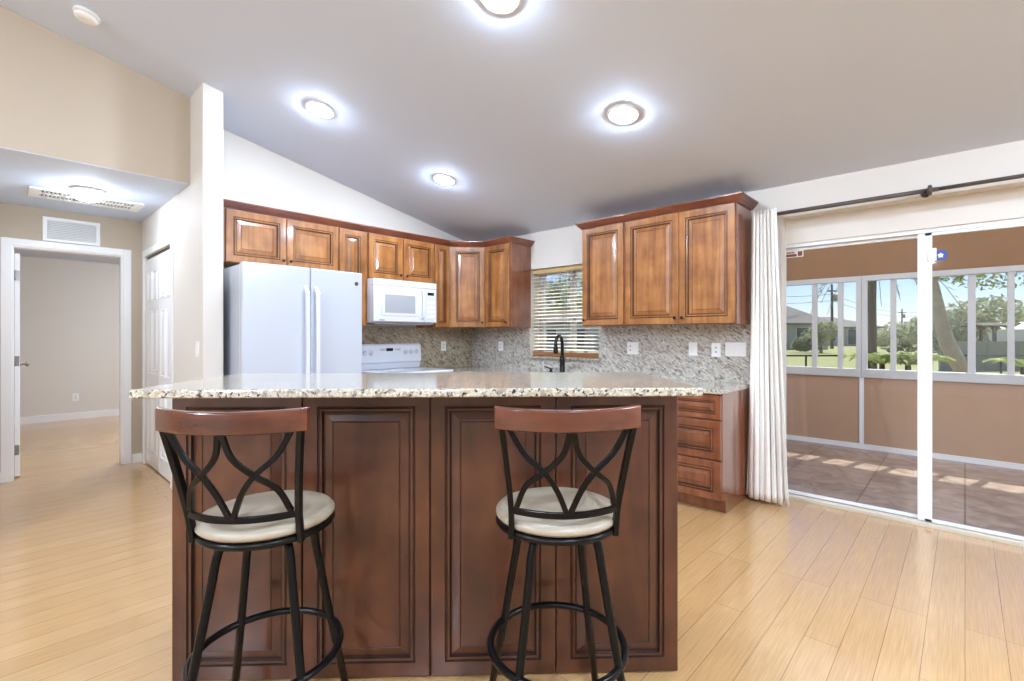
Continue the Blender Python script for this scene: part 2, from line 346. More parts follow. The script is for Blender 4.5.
# the room behind the camera, with a wide window added to let daylight in
m = MB(); rects(m, 1, YB-.12, YB, XB, 4.38, 0, 2.44, [(-3.6, 1.4, .2, 2.2)])
m.prism([(4.38, YB, 2.44), (4.38, YB, zc(4.38)+.02), (RIDGE, YB, zc(RIDGE)+.02), (XB, YB, zc(XB)+.02), (XB, YB, 2.44)], (0, -.12, 0))
m.box((XB-.12, YB-.12, 0), (XB, 4.43, 2.6))
struct(m.obj('wall_back', M['wall']), 'cream walls of the living area behind the camera', 'wall')
w = thing('window_2', 'unseen wide window added behind the camera for daylight', 'window', (-1.1, YB-.06, .2), kind='structure')
m = MB()
for x in (-2.48, -.83, .83, 2.48): m.box((x-.03, -.04, 0), (x+.03, .04, 2))
m.box((-2.5, -.04, 0), (2.5, .04, .06)); m.box((-2.5, -.04, 1.94), (2.5, .04, 2)); m.obj('frame', M['alu'], w)
MB().box((-2.45, -.004, .06), (2.45, .004, 1.94)).obj('pane', M['glass'], w)

# baseboards
m = MB().box((-.1, 6.085, 0), (.02, 6.1, .09)).box((.925, 6.085, 0), (1.008, 6.1, .09)); struct(m.obj('baseboard_hall', M['trim']), 'white baseboard on the hallway door wall', 'baseboard')
m = MB().box((-1.6, 9.882, 0), (2.6, 9.9, .1)); struct(m.obj('baseboard_bedroom', M['trim']), 'white baseboard along the far bedroom wall', 'baseboard')
m = MB().box((.993, 3.964, 0), (1.008, 4.81, .09)).box((1.008, 3.962, 0), (1.138, 3.977, .09)); struct(m.obj('baseboard_stub', M['trim']), 'white baseboard round the wall end beside refrigerator', 'baseboard')
m = MB().box((4.122, 1.06, 0), (4.14, 1.25, .1)); struct(m.obj('baseboard_right', M['trim']), 'short white baseboard under the curtain', 'baseboard')

# ------------------------------------------------------------------ sliding glass door
d = thing('door_1', 'white framed sliding glass door opening to the sunroom', 'sliding door', (4.29, 0, 0), kind='structure')
m = MB().box((-.036, DY0, -.02), (.02, DYO, .026)); m.obj('threshold', M['sill'], d, bevel=.004)
m = MB().box((-.014, DY0, 1.972), (.07, DYO, 2.0)); m.obj('head_frame', M['alu'], d)
m = MB().box((-.03, DYO-.022, .022), (.07, DYO, 1.972)).box((-.03, DY0, .022), (.07, DY0+.03, 1.972)); m.obj('jamb', M['alu'], d)
for y0_, y1_, xo in ((.2, 1.058, .035), (-.66, .2, .003), (-1.52, -.66, .035)):
    p_ = MB()
    p_.box((xo-.014, y1_-(.012 if y1_ > 1 else .04), .03), (xo+.014, y1_+(.0 if y1_ > 1 else .036), 1.971)); p_.box((xo-.014, y0_-.034, .03), (xo+.014, y0_+.038, 1.971))
    p_.box((xo-.014, y0_, .03), (xo+.014, y1_, .05)); p_.box((xo-.014, y0_, 1.95), (xo+.014, y1_, 1.971))
    po = p_.obj('sliding_panel', M['alu'], d, bevel=.003)
    MB().box((xo-.003, y0_+.02, .045), (xo+.003, y1_-.005, 1.955)).obj('pane', M['glassdoor'], po)

# stickers and door sensor
t = thing('door_sticker', 'small white and dark red decal at the upper left corner of sliding glass', 'sticker', (4.318, .985, 1.925))
MB().box((-.001, -.062, -.025), (.0, .062, .025)).obj('backing', M['sticker_w'], t)
m = MB().box((-.002, -.016, -.02), (-.001, .058, .0))
for i in range(5): m.box((-.002, -.0+i*.011, .006), (-.001, .008+i*.011, .018))
m.box((-.002, -.055, -.018), (-.001, -.024, .018)); m.obj('print', M['sticker_r'], t)
t = thing('security_decal', 'blue octagonal decal with white mark stuck on the sliding glass by the mullion', 'sticker', (4.286, .118, 1.815))
m = MB(); m.prism([(0, .036*math.cos(math.pi/8+i*math.pi/4), .04*math.sin(math.pi/8+i*math.pi/4)) for i in range(8)], (-.0012, 0, 0)); m.obj('backing', M['sticker_b'], t)
m = MB(); m.prism([(-.002, y, z) for y, z in ((0, .016), (-.008, .008), (-.016, .004), (-.01, -.006), (-.011, -.018), (0, -.012), (.011, -.018), (.01, -.006), (.016, .004), (.008, .008))], (-.0008, 0, 0)); m.obj('emblem', M['sticker_w'], t)
t = thing('door_sensor', 'small white plastic alarm sensor fixed beside the blue decal on the door', 'sensor', (4.272, .158, 1.822))
MB().box((-.006, -.02, -.042), (.008, .022, .042)).obj('case', M['plastic'], t, bevel=.003)

# ------------------------------------------------------------------ curtain and rod
t = thing('curtain_rod', 'long dark metal curtain rod above the sliding glass door', 'curtain rod', (4.055, 0, 2.205))
m = MB().tube([(0, 1.17, 0), (0, .12, 0)], .0145, 14); m.tube([(0, .13, 0), (0, -1.75, 0)], .0125, 14); m.obj('pole', M['rod'], t)
for y in (.187, -1.6):
    m = MB().lathe([(.02, 0), (.033, .004), (.033, .02), (.02, .024)], (0, y-.012, 0), 20, axis='Y')
    m.lathe([(.026, 0), (.026, .006), (.02, .01)], (.075, y, 0), 20, axis='X'); m.box((.0, y-.006, -.008), (.08, y+.006, .008)); m.obj('bracket', M['rod'], t)
MB().lathe([(.004, 0), (.02, .008), (.024, .02), (.018, .034), (.004, .04)], (0, -1.75, 0), 18, axis='Y').obj('finial', M['rod'], t)

def curtain():
    m = MB(); nu, nv = 150, 40; g = []
    for j in range(nv+1):
        v = j/nv; z = .03+v*2.21; a = 1.242-.034*v**.8; b = .95+.085*v**.9; row = []
        for i in range(nu+1):
            u = i/nu; ph = u*7*2*math.pi
            amp = .038-.012*v
            x = 4.025+amp*math.sin(ph+.5*math.sin(3*v+u*4))+.008*math.sin(ph*.5+2*v)
            y = a+(b-a)*u+.012*math.sin(2*ph+1)*(1-.4*v)
            row.append(m.bm.verts.new((min(x, 4.075), y, z+(.006*math.sin(ph) if j == 0 else 0))))
        g.append(row)
    for j in range(nv):
        for i in range(nu):
            f = m.bm.faces.new([g[j][i], g[j][i+1], g[j+1][i+1], g[j+1][i]]); f.smooth = True
    return m.obj('curtain', M['curtain'])
c = curtain(); sm = c.modifiers.new('thick', 'SOLIDIFY'); sm.thickness = .003
tag(c, 'long gathered ivory curtain hanging between cabinets and sliding door', 'curtain')

# ------------------------------------------------------------------ cabinet parts
def door_mesh(w, h, t=.021, fr=.052, glaze=True, rise=.0):
    """raised-panel front; local x 0..w, z 0..h, face at y=-t; slots 0 wood 1 glaze"""
    m = MB(); k = min(1, min(w, h)/.24); s = [(0, -t+.002), (.003, -t), (fr*k, -t), (fr*k+.002*k, -t+.004), (fr*k+.006*k, -t+.004), (fr*k+.011*k, -t-.002), (fr*k+.018*k, -t-.001), (fr*k+.022*k, -t+.009), (fr*k+.027*k, -t+.009), (fr*k+.056*k, -t+.001), (fr*k+.059*k, -t+.0025), (fr*k+.062*k, -t)]
    dark = {3, 4, 7, 8} if True else set()
    ring = lambda i: [(s[i][0], s[i][1], s[i][0]), (w-s[i][0], s[i][1], s[i][0]), (w-s[i][0], s[i][1], h-s[i][0]), (s[i][0], s[i][1], h-s[i][0])]
    vs = [[m.bm.verts.new(p) for p in ring(i)] for i in range(len(s))]
    back = [m.bm.verts.new(p) for p in ((0, 0, 0), (w, 0, 0), (w, 0, h), (0, 0, h))]
    allr = [back]+vs
    for i in range(len(allr)-1):
        for j in range(4):
            f = m.bm.faces.new([allr[i][j], allr[i][(j+1) % 4], allr[i+1][(j+1) % 4], allr[i+1][j]])
            f.material_index = 1 if (i in dark or i == 10) else 0
    m.bm.faces.new(vs[-1]); m.bm.faces.new(back[::-1])
    return m
def knob(parent, x, z, y=-.021):
    return MB().lathe([(.004, 0), (.005, .012), (.012, .016), (.013, .022), (.009, .028), (.002, .029)], (x, y, z), 14, axis='Y').obj('knob', M['bronze'], parent)
def front(kind, parent, x0, z0, w, h, wd, gl, kx=None, kz=None, label=None):
    o = door_mesh(w, h).obj(kind, [wd, gl], parent, (x0, -.001, z0))
    if kx is not None: knob(o, kx, kz)
    if label: o['label'] = label
    return o
def rz_of(u): return math.atan2(u[1], u[0])

def wall_cabinet(label, p, u, w, z0, z1, depth, doors, wd, gl, end=None, group='wall cabinets'):
    """p: left end of the face line on plan; doors: (x0, x1, knob side)"""
    t = thing('wall_cabinet', label, 'cabinet', (p[0], p[1], z0), rz_of(u), group); h = z1-z0
    MB().box((0, 0, 0), (w, depth, h)).obj('body', M['endwood'] if end else wd, t, bevel=.0015)
    for x0, x1, ks in doors:
        dw = x1-x0-.005
        kx = {'r': dw-.028, 'l': .028, None: None}[ks]
        front('door', t, x0+.0025, .006, dw, h-.012, wd, gl, kx, .05 if kx else None)
    return t
UZ0, UZ1 = 1.37, 2.285
LY, RXF = 4.25, 3.805
wall_cabinet('two door wall cabinet above the refrigerator', (1.142, LY), (1, 0), 1.026, 1.86, UZ1, .325, [(.085, .552, 'r'), (.552, 1.022, 'l')], M['wood'], M['glaze'])
wall_cabinet('narrow tall wall cabinet between refrigerator and microwave', (2.171, LY), (1, 0), .296, UZ0, UZ1, .325, [(.0, .268, 'l')], M['wood'], M['glaze'])
wall_cabinet('short two door wall cabinet above the microwave', (2.469, LY), (1, 0), .804, 1.84, UZ1, .325, [(.003, .390, 'r'), (.408, .80, 'l')], M['wood'], M['glaze'])
wall_cabinet('slim wall cabinet squeezed between microwave and corner cabinet', (3.275, LY), (1, 0), .22, UZ0, UZ1, .325, [(.01, .204, None)], M['wood'], M['glaze'])
# diagonal corner cabinet: pentagonal body
ca, cb = Vector((3.498, LY)), Vector((RXF, 3.985)); cu = (cb-ca); cw = cu.length; cu.normalize()
t = thing('wall_cabinet', 'diagonal corner wall cabinet where the two kitchen walls meet', 'cabinet', (ca.x, ca.y, UZ0), rz_of(cu), 'wall cabinets')
inv = Matrix.Rotation(-rz_of(cu), 2)
pp = [inv @ (Vector(q)-ca) for q in ((ca.x, ca.y), (cb.x, cb.y), (4.136, cb.y), (4.136, 4.576), (ca.x, 4.576))]
MB().prism([(q.x, q.y, 0) for q in pp], (0, 0, UZ1-UZ0)).obj('body', M['wood'], t)
front('door', t, .02, .006, cw-.03, UZ1-UZ0-.012, M['wood'], M['glaze'], cw-.058, .05)
wall_cabinet('single door wall cabinet with glossy end panel left of the kitchen window', (RXF, 3.981), (0, -1), .396, UZ0, UZ1, .331, [(.012, .384, 'r')], M['wood'], M['glaze'], end=True)
wall_cabinet('single door wall cabinet right of the kitchen window', (RXF, 2.645), (0, -1), .446, UZ0, UZ1, .331, [(.004, .444, 'l')], M['wood'], M['glaze'])
wall_cabinet('two door wall cabinet beside the curtain', (RXF, 2.196), (0, -1), .946, UZ0, UZ1, .331, [(.012, .502, 'r'), (.502, .94, 'l')], M['wood'], M['glaze'], end=True)

def sweep(name, path, prof, mt, label, z):
    """path: plan points; prof: (out, up) closed outline; outward is to the right of travel"""
    P = [Vector(p) for p in path]; rings = []
    for i, p in enumerate(P):
        ns = []
        if i > 0: e = (p-P[i-1]).normalized(); ns.append(Vector((e.y, -e.x)))
        if i < len(P)-1: e = (P[i+1]-p).normalized(); ns.append(Vector((e.y, -e.x)))
        q = sum(ns, Vector((0, 0))).normalized(); q = q/q.dot(ns[0])
        rings.append([(p.x+q.x*a, p.y+q.y*a, z+b) for a, b in prof])
    o = MB().loft(rings, smooth=False).obj(name, mt); return tag(o, label, 'crown molding', 'crown moldings')
CP = [(-.004, 0), (.012, 0), (.018, .010), (.030, .020), (.046, .042), (.052, .045), (.052, .056), (-.004, .056)]
sweep('crown_molding', [(1.141, LY-.003), (3.497, LY-.003), (RXF-.003, 3.985), (RXF-.003, 3.583), (4.137, 3.583)], CP, M['crown'], 'dark cherry crown molding on top of cabinets around the corner', UZ1+.001)
sweep('crown_molding', [(4.137, 2.647), (RXF-.003, 2.647), (RXF-.003, 1.248), (4.137, 1.248)], CP, M['crown'], 'dark cherry crown molding on top of cabinets right of window', UZ1+.001)

# base cabinets along the window wall
BX = 3.53
def base_cabinet(label, y1, w, fronts):
    t = thing('base_cabinet', label, 'cabinet', (BX, y1, 0), -math.pi/2, 'base cabinets')
    MB().box((0, 0, .1), (w, .605, .86)).box((.0, .065, 0), (w, .605, .1)).obj('body', M['endwood'], t, bevel=.0015)
    for kind, x0, z0, fw, fh, kx, kz in fronts: front(kind, t, x0, z0, fw, fh, M['endwood'], M['iglaze'], kx, kz)
    return t
base_cabinet('three drawer base cabinet at the end of counter beside the curtain', 1.715, .457, [('drawer', .004, .68, .449, .172, None, 0), ('drawer', .004, .392, .449, .276, None, 0), ('drawer', .004, .104, .449, .278, None, 0)])
base_cabinet('two door base cabinet under the counter next to the drawers', 2.58, .86, [('door', .004, .11, .424, .745, .39, .7), ('door', .432, .11, .424, .745, .03, .7)])
base_cabinet('two door sink base cabinet under the kitchen window', 3.5, .915, [('door', .004, .11, .45, .745, .42, .7), ('door', .459, .11, .45, .745, .03, .7)])
t = thing('base_cabinet', 'blind corner base cabinet between the range and the sink', 'cabinet', (0, 0, 0), 0, 'base cabinets')
m = MB().prism([(3.275, 3.97, .0), (3.53, 3.97, .0), (3.53, 3.505, .0), (4.135, 3.505, .0), (4.135, 4.575, 0), (3.275, 4.575, 0)], (0, 0, .86)); m.obj('body', M['endwood'], t)
t = thing('base_cabinet', 'narrow base cabinet hidden between the refrigerator and the range', 'cabinet', (2.14, 3.965, 0), 0, 'base cabinets')
MB().box((0, 0, .1), (.338, .605, .86)).box((0, .065, 0), (.338, .605, .1)).obj('body', M['endwood'], t, bevel=.0015)
front('door', t, .004, .11, .33, .745, M['endwood'], M['iglaze'], .3, .7)
m = MB().box((2.136, 3.94, .862), (2.48, 4.562, .892))
tag(m.obj('countertop', M['granite'], bevel=.006), 'short granite countertop piece between refrigerator and range', 'countertop', 'granite countertops')
# L-shaped base counter and backsplashes
m = MB().prism([(3.262, 3.945, .862), (3.5, 3.945, .862), (3.5, 1.248, .862), (4.136, 1.248, .862), (4.136, 4.576, .862), (3.262, 4.576, .862)], (0, 0, .03))
tag(m.obj('countertop', M['granite'], bevel=.006), 'lower speckled granite countertop along the window wall', 'countertop', 'granite countertops')
m = MB(); m.box((2.125, 4.563, .893), (4.12, 4.578, UZ0-.002))
tag(m.obj('backsplash', M['splash2']), 'full height granite backsplash behind the range', 'backsplash', 'granite backsplashes')
m = MB(); rects(m, 0, 4.122, 4.138, 1.25, 4.578, .893, UZ0-.002, [(WY0, WY1, 1.03, 2)])
bmesh.ops.remove_doubles(m.bm, verts=m.bm.verts, dist=1e-5)
tag(m.obj('backsplash', M['splash']), 'grey veined granite backsplash under and beside the kitchen window', 'backsplash', 'granite backsplashes')

# ------------------------------------------------------------------ kitchen window, sill, blind
w = thing('window_1', 'kitchen window above the sink behind slatted blind', 'window', (4.33, (WY0+WY1)/2, WZ0), kind='structure')
hw = (WY1-WY0)/2-.002; H = WZ1-WZ0-.002
m = MB().box((-.03, -hw, 0), (.03, hw, .05)).box((-.03, -hw, H-.05), (.03, hw, H)).box((-.03, -hw, .05), (.03, -hw+.06, H-.05)).box((-.03, hw-.06, .05), (.03, hw, H-.05))
m.box((-.03, -.028, .05), (.03, .028, H-.05)); m.box((-.034, -hw+.05, .44), (.034, hw-.05, .50)); m.obj('frame', M['greyframe'], w, bevel=.003)
MB().box((-.003, -hw+.05, .04), (.003, hw-.05, H-.04)).obj('pane', M['glass'], w)
m = MB().box((4.09, WY0-.03, 1.03), (4.26, WY1+.03, 1.047)); m.box((4.1, WY0-.02, 1.018), (4.12, WY1+.02, 1.03))
struct(m.obj('trim_1', M['granite'], bevel=.003), 'granite window ledge under the kitchen window blind', 'window ledge')
t = thing('window_blind', 'ivory slatted blind with brown bottom rail covering the kitchen window', 'blind', (4.2, (WY0+WY1)/2, WZ0+.003))
hb = hw-.012
MB().box((-.028, -hb, .925), (.028, hb, .972)).obj('head_rail', M['goldrail'], t, bevel=.003)
m = MB()
for i in range(22):
    z = .075+i*.0385; a = math.radians(14)
    m.prism([(-.025*math.cos(a), -hb, z-.025*math.sin(a)), (.025*math.cos(a), -hb, z+.025*math.sin(a)), (.025*math.cos(a), -hb, z+.025*math.sin(a)+.003), (-.025*math.cos(a), -hb, z-.025*math.sin(a)+.003)], (0, 2*hb, 0))
m.obj('slats', M['slat'], t)
MB().box((-.027, -hb, .005), (.027, hb, .05)).obj('bottom_rail', M['railwood'], t, bevel=.004)
m = MB()
for y in (-hb+.13, 0, hb-.13):
    for x in (-.026, .026): m.tube([(x, y, .04), (x, y, .95)], .0012, 5)
m.obj('cords', M['slat'], t)

# ------------------------------------------------------------------ faucet
t = thing('faucet', 'dark bronze gooseneck kitchen faucet in front of window', 'faucet', (3.975, 3.02, .8925), .2)
MB().lathe([(.034, 0), (.034, .008), (.027, .016), (.026, .11), (.03, .13), (.026, .16), (.018, .19)], seg=20).obj('body', M['bronze'], t)
arc = [(0, 0, .16), (0, 0, .28)]+[(-.075+.075*math.cos(a), 0, .297+.085*math.sin(a)) for a in [math.pi*k/10 for k in range(0, 11)]]+[(-.15, 0, .27)]
MB().tube(arc, .017, 12).obj('spout', M['bronze'], t)
MB().lathe([(.018, .08), (.023, .06), (.025, .015), (.02, 0)], (-.15, 0, .205), 16).obj('spray_head', M['bronze'], t)
m = MB().lathe([(.024, 0), (.022, .01), (.016, .016), (.015, .035), (.012, .045)], (0, .13, 0), 16); m.tube([(0, .13, .04), (-.035, .15, .055), (-.07, .165, .068)], [.008, .007, .006], 8); m.obj('handle', M['bronze'], t)

# ------------------------------------------------------------------ wall plates
def plate(label, cat, p, normal, wd, items, h=.115):
    """p centre on the wall; normal axis 'x' (faces -X) or 'y' (faces -Y)"""
    t = thing('outlet' if cat == 'outlet' else 'light_switch', label, cat, p, -math.pi/2 if normal == 'x' else 0, 'wall plates')
    MB().box((-wd/2, -.006, -h/2), (wd/2, 0, h/2)).obj('cover_plate', M['plastic'], t, bevel=.002)
    for k, x in items:
        if k == 'o':
            o = MB().box((x-.017, -.009, -.034), (x+.017, -.006, .034)).obj('receptacle', M['plastic'], t, bevel=.002)
            for z in (-.018, .018): MB().box((x-.0075, -.0096, z-.005), (x+.0075, -.0088, z+.007)).obj('slot', M['greyplastic'], o)
        else: MB().prism([(x-.016, -.006, -.033), (x-.016, -.012, -.033), (x-.016, -.008, .033), (x-.016, -.006, .033)], (.032, 0, 0)).obj('rocker', M['plastic'], t, bevel=.001)
plate('white outlet on granite backsplash between the range and the corner', 'outlet', (3.662, 4.562, 1.153), 'y', .075, [('o', 0)])
plate('white outlet on granite backsplash left of the window', 'outlet', (4.121, 4.045, 1.153), 'x', .075, [('o', 0)])
plate('wide white outlet and switch plate just right of the kitchen window', 'outlet', (4.121, 2.294, 1.16), 'x', .117, [('o', -.024), ('s', .024)])
plate('single white rocker switch on the backsplash, leftmost of three near the curtain', 'switch', (4.121, 1.716, 1.165), 'x', .075, [('s', 0)])
plate('white outlet between the rocker switch and the wide switch plate', 'outlet', (4.121, 1.52, 1.16), 'x', .075, [('o', 0)])
plate('wide white four rocker switch plate nearest the curtain', 'switch', (4.121, 1.363, 1.168), 'x', .165, [('s', -.06), ('s', -.02), ('s', .02), ('s', .06)])
plate('white switch on the hallway wall beside the closet door', 'switch', (1.007, 4.1, 1.18), 'x', .075, [('s', 0)])
plate('white outlet low on the far bedroom wall', 'outlet', (.82, 9.899, .335), 'y', .075, [('o', 0)])

# ------------------------------------------------------------------ refrigerator
t = thing('refrigerator', 'white side by side refrigerator beside the cream wall end', 'refrigerator', (1.188, 3.80, 0))
FWD, FH = .935, 1.797
MB().box((.004, 0, .02), (FWD-.004, .74, FH)).obj('body', M['cool'], t, bevel=.006)
def fdoor(x0, x1, name='door'):
    rings = []; n = 12; w = x1-x0
    m = MB(); bot = []; top = []
    pts = [(x0, 0)]+[(x0+w*k/n, -.058-.014*math.sin(math.pi*(x0+w*k/n)/FWD)) for k in range(n+1)]+[(x1, 0)]
    m.prism([(x, y-.006, .09) for x, y in pts], (0, 0, FH+.012-.09)); return m.obj(name, M['cool'], t, bevel=.008)
SPL = .484
dl = fdoor(.0, SPL-.003); dr = fdoor(SPL+.003, FWD)
def fhandle(par, x):
    pts = [(x, -.07, .42), (x, -.10, .46), (x, -.118, .52), (x, -.122, 1.0), (x, -.118, 1.56), (x, -.10, 1.62), (x, -.07, 1.66)]
    return MB().tube(spline(pts, 5), .0, flat=(.026, .02), up=(0, 1, 0)).obj('handle', M['white'], par, bevel=.006, seg=3)
fhandle(dl, SPL-.04); fhandle(dr, SPL+.04)
m = MB().lathe([(.0165, 0), (.0165, .003), (.013, .004)], (FWD-.055, -.067, 1.715), 20, axis='Y'); m.obj('badge', M['rod'], dr)
MB().box((.03, -.04, .01), (FWD-.03, .0, .085)).obj('kick_grille', M['greyplastic'], t)

# ------------------------------------------------------------------ range
t = thing('range', 'white electric range with raised control back between refrigerator and corner', 'range', (2.488, 3.9, 0))
RW = .766
MB().box((0, .03, .02), (RW, .655, .9)).obj('body', M['white'], t, bevel=.003)
o = MB().box((.0, -.01, .24), (RW, .03, .87)).obj('oven_door', M['white'], t, bevel=.008)
MB().box((.16, -.012, .38), (RW-.16, -.01, .66)).obj('oven_window', M['black'], o)
MB().tube([(.08, -.012, .8), (.08, -.05, .81), (RW-.08, -.05, .81), (RW-.08, -.012, .8)], .011, 10).obj('handle', M['white'], o)
MB().box((0, -.006, .05), (RW, .03, .225)).obj('storage_drawer', M['white'], t, bevel=.006)
o = MB().box((-.004, -.012, .9), (RW+.004, .58, .926)).obj('cooktop', M['white'], t, bevel=.008, seg=3)
for bx, by, br in ((.2, .14, .1), (.56, .14, .075), (.2, .42, .075), (.56, .42, .1)):
    MB().lathe([(br, 0), (br, .0015), (.01, .0016)], (bx, by, .926), 28).obj('burner_ring', M['smoked'], o)
o = MB().prism([(0, .575, .926), (0, .565, .985), (0, .545, 1.0), (0, .555, 1.175), (0, .575, 1.192), (0, .655, 1.192), (0, .655, .926)], (RW, 0, 0)).obj('control_back', M['white'], t, bevel=.006, seg=3)
MB().box((.004, .5635, .988), (RW-.004, .57, .995)).obj('seam', M['greyplastic'], o)
MB().box((.32, .547, 1.115), (.40, .556, 1.145)).obj('display', M['black'], o)
for x in (.25, .266, .282, .298, .43, .448, .466, .484): MB().box((x, .549, 1.12), (x+.009, .556, 1.14)).obj('button', M['greyplastic'], o)
for kx in (.07, .135, .56, .63, .70):
    k_ = MB().lathe([(.026, 0), (.026, .005), (.019, .007), (.018, .026), (.014, .028)], (kx, .553, 1.1), 20, axis='Y').obj('knob', M['white'], o)
    MB().box((kx-.003, .5235, 1.085), (kx+.003, .526, 1.118)).obj('pointer', M['greyplastic'], k_)

# ------------------------------------------------------------------ microwave
t = thing('microwave', 'white over the range microwave under the short cabinet', 'microwave', (2.472, 4.14, 1.405))
MWW, MWH = .758, .43
MB().box((0, .045, 0), (MWW, .43, MWH)).obj('body', M['white'], t, bevel=.003)
MB().box((0, .0, MWH-.062), (MWW, .045, MWH)).obj('vent_panel', M['white'], t, bevel=.005)
o = MB().box((0, .0, .012), (.6, .045, MWH-.064)).obj('door', M['white'], t, bevel=.006, seg=3)
m = MB().box((.085, -.004, .07), (.515, .002, .31)); m.obj('window_bezel', M['white'], o, bevel=.003)
MB().box((.125, -.0055, .1), (.48, -.003, .28)).obj('window', M['smoked'], o)
MB().tube(spline([(.565, -.0, .05), (.565, -.032, .075), (.565, -.036, .2), (.565, -.032, .32), (.565, 0, .345)], 5), 0, flat=(.022, .014), up=(0, 1, 0)).obj('handle', M['white'], o, bevel=.004)
o = MB().box((.603, .0, .012), (MWW, .045, MWH-.064)).obj('control_panel', M['white'], t, bevel=.005)
MB().box((.64, -.0015, .298), (.72, .001, .328)).obj('display', M['black'], o)
m = MB()
for i in range(4):
    for j in range(3): m.box((.635+j*.034, -.0012, .06+i*.05), (.661+j*.034, .001, .09+i*.05))
m.obj('keypad', M['plastic'], o)
m = MB().box((.03, .03, -.012), (MWW-.03, .42, 0)); m.obj('hood_underside', M['greyplastic'], t)
MB().box((.06, -.0012, .022), (.12, .001, .034)).obj('logo_strip', M['greyplastic'], t)

# ------------------------------------------------------------------ island
IU = (.70711, -.70711); IP = (.454, 2.146); IL = 1.893
t = thing('kitchen_island', 'dark wood paneled breakfast bar base behind the two stools', 'kitchen island', (IP[0], IP[1], 0), rz_of(IU))
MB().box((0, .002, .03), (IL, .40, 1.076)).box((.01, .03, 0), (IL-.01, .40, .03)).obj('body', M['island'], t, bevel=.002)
pan = [(0.002, 0.470), (0.478, 0.467), (0.951, 0.466), (1.423, 0.463)]
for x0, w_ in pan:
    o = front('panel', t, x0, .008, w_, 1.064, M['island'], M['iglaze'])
# ragged-edge granite bar top
OH, BD = .25, .44
m = MB().box((.013, -OH, 1.08), (IL-.006, BD, 1.109))
o = m.obj('countertop', M['granite'], None, (IP[0], IP[1], 0), rz_of(IU), bevel=.007, seg=3)
tag(o, 'raised speckled granite bar top on the island in front', 'countertop', 'granite countertops')

# ------------------------------------------------------------------ bar stools
def stool(label, x, y, rz, legrot):
    t = thing('bar_stool', label, 'bar stool', (x, y, 0), rz, 'bar stools')
    # cushion
    MB().lathe([(.02, .716), (.172, .716), (.187, .719), (.194, .727), (.194, .735), (.188, .743), (.172, .749), (.12, .752), (.02, .753)], seg=48).obj('seat', M['vinyl'], t)
    m = MB(); m.tube([(.185*math.cos(a), .185*math.sin(a), .706) for a in [2*math.pi*k/48 for k in range(48)]], .0105, 10, closed=True)
    m.lathe([(.02, .695), (.182, .700), (.182, .7155), (.02, .7155)], seg=40); m.obj('seat_frame', M['iron'], t)
    MB().lathe([(.05, .655), (.1, .66), (.1, .675), (.06, .694)], seg=28).obj('swivel', M['iron'], t)
    for k in range(4):
        a = legrot+k*math.pi/2; ca_, sa = math.cos(a), math.sin(a)
        pr = [(.06, .676), (.105, .678), (.133, .668), (.146, .635), (.156, .58), (.209, .31), (.275, .006)]
        pts = spline([(r*ca_, r*sa, z) for r, z in pr[:5]], 6)+[(r*ca_, r*sa, z) for r, z in pr[5:]]
        l_ = MB().tube(pts, .0125, 12).obj('leg', M['iron'], t)
        MB().lathe([(.014, 0), (.016, .004), (.016, .022), (.013, .026)], (.275*ca_, .275*sa, 0), 12).obj('foot_cap', M['iron'], l_)
    MB().tube([(.211*math.cos(a), .211*math.sin(a), .31) for a in [2*math.pi*k/56 for k in range(56)]], .0115, 10, closed=True).obj('foot_ring', M['iron'], t)
    # back: a surface that leans out and bows round the sitter
    def half(z): q = min(1, max(0, (z-.76)/.275)); return .154+.032*q**1.25
    def P(u, z):
        h_ = half(z); q = max(0, 1-(u/h_)**2); f = max(0, (z-.70)/.335)
        return (u, -.118-.076*f-.058*q, z)
    for s in (-1, 1):
        pts = [P(s*half(z), z) for z in [.695+.04*k for k in range(9)]]+[P(s*half(1.04), 1.04)]
        MB().tube(pts, 0, flat=(.0165, .022), up=(0, 1, 0)).obj('back_post', M['iron'], t, bevel=.003)
    us = [-1+2*k/20 for k in range(21)]; hz = .783
    MB().tube([P(u*half(hz), hz) for u in us], 0, flat=(.012, .018)).obj('lower_crossbar', M['iron'], t, bevel=.002)
    MB().tube([P(u*half(1.03), 1.03) for u in us], 0, flat=(.012, .012)).obj('upper_crossbar', M['iron'], t, bevel=.002)
    for s in (-1, 1):
        for pp_ in ([(.166, 1.03), (.125, .960), (.0705, .909), (.034, .857), (.004, .787)], [(.004, 1.03), (.022, .962), (.0705, .909), (.117, .866), (.141, .795)]):
            pts = [P(p.x, p.z) for p in spline([(s*u, 0, z) for u, z in pp_], 6)]
            MB().tube(pts, 0, flat=(.0155, .011), up=(0, 1, 0)).obj('cross_bar', M['iron'], t, bevel=.002)
    # wooden top rail, bowed across its span
    rings = []
    for k in range(33):
        hh = .205; u = -hh+2*hh*k/32; q = 1-(u/hh)**2; yb = -.188-.062*q
        zt, zb = 1.089-.004*q, 1.026; th = .011
        rings.append([(u, yb-th, zb+.003), (u, yb-th, zt-.004), (u, yb-th+.004, zt), (u, yb+th-.004, zt), (u, yb+th, zt-.004), (u, yb+th, zb+.003), (u, yb+th-.003, zb), (u, yb-th+.003, zb)])
    MB().loft(rings, smooth=False).obj('top_rail', M['stoolwood'], t, bevel=.002)
    return t
def vp(D, L): return (D*FX+L*RX, D*FY+L*RY)
SR = HEAD-math.pi/2
stool('black metal bar stool on the right, its wooden top rail square to the view', *vp(1.535, .143), SR+math.radians(4), math.radians(50))
stool('black metal bar stool at the left end of the bar', *vp(1.50, -.757), SR, math.radians(50))

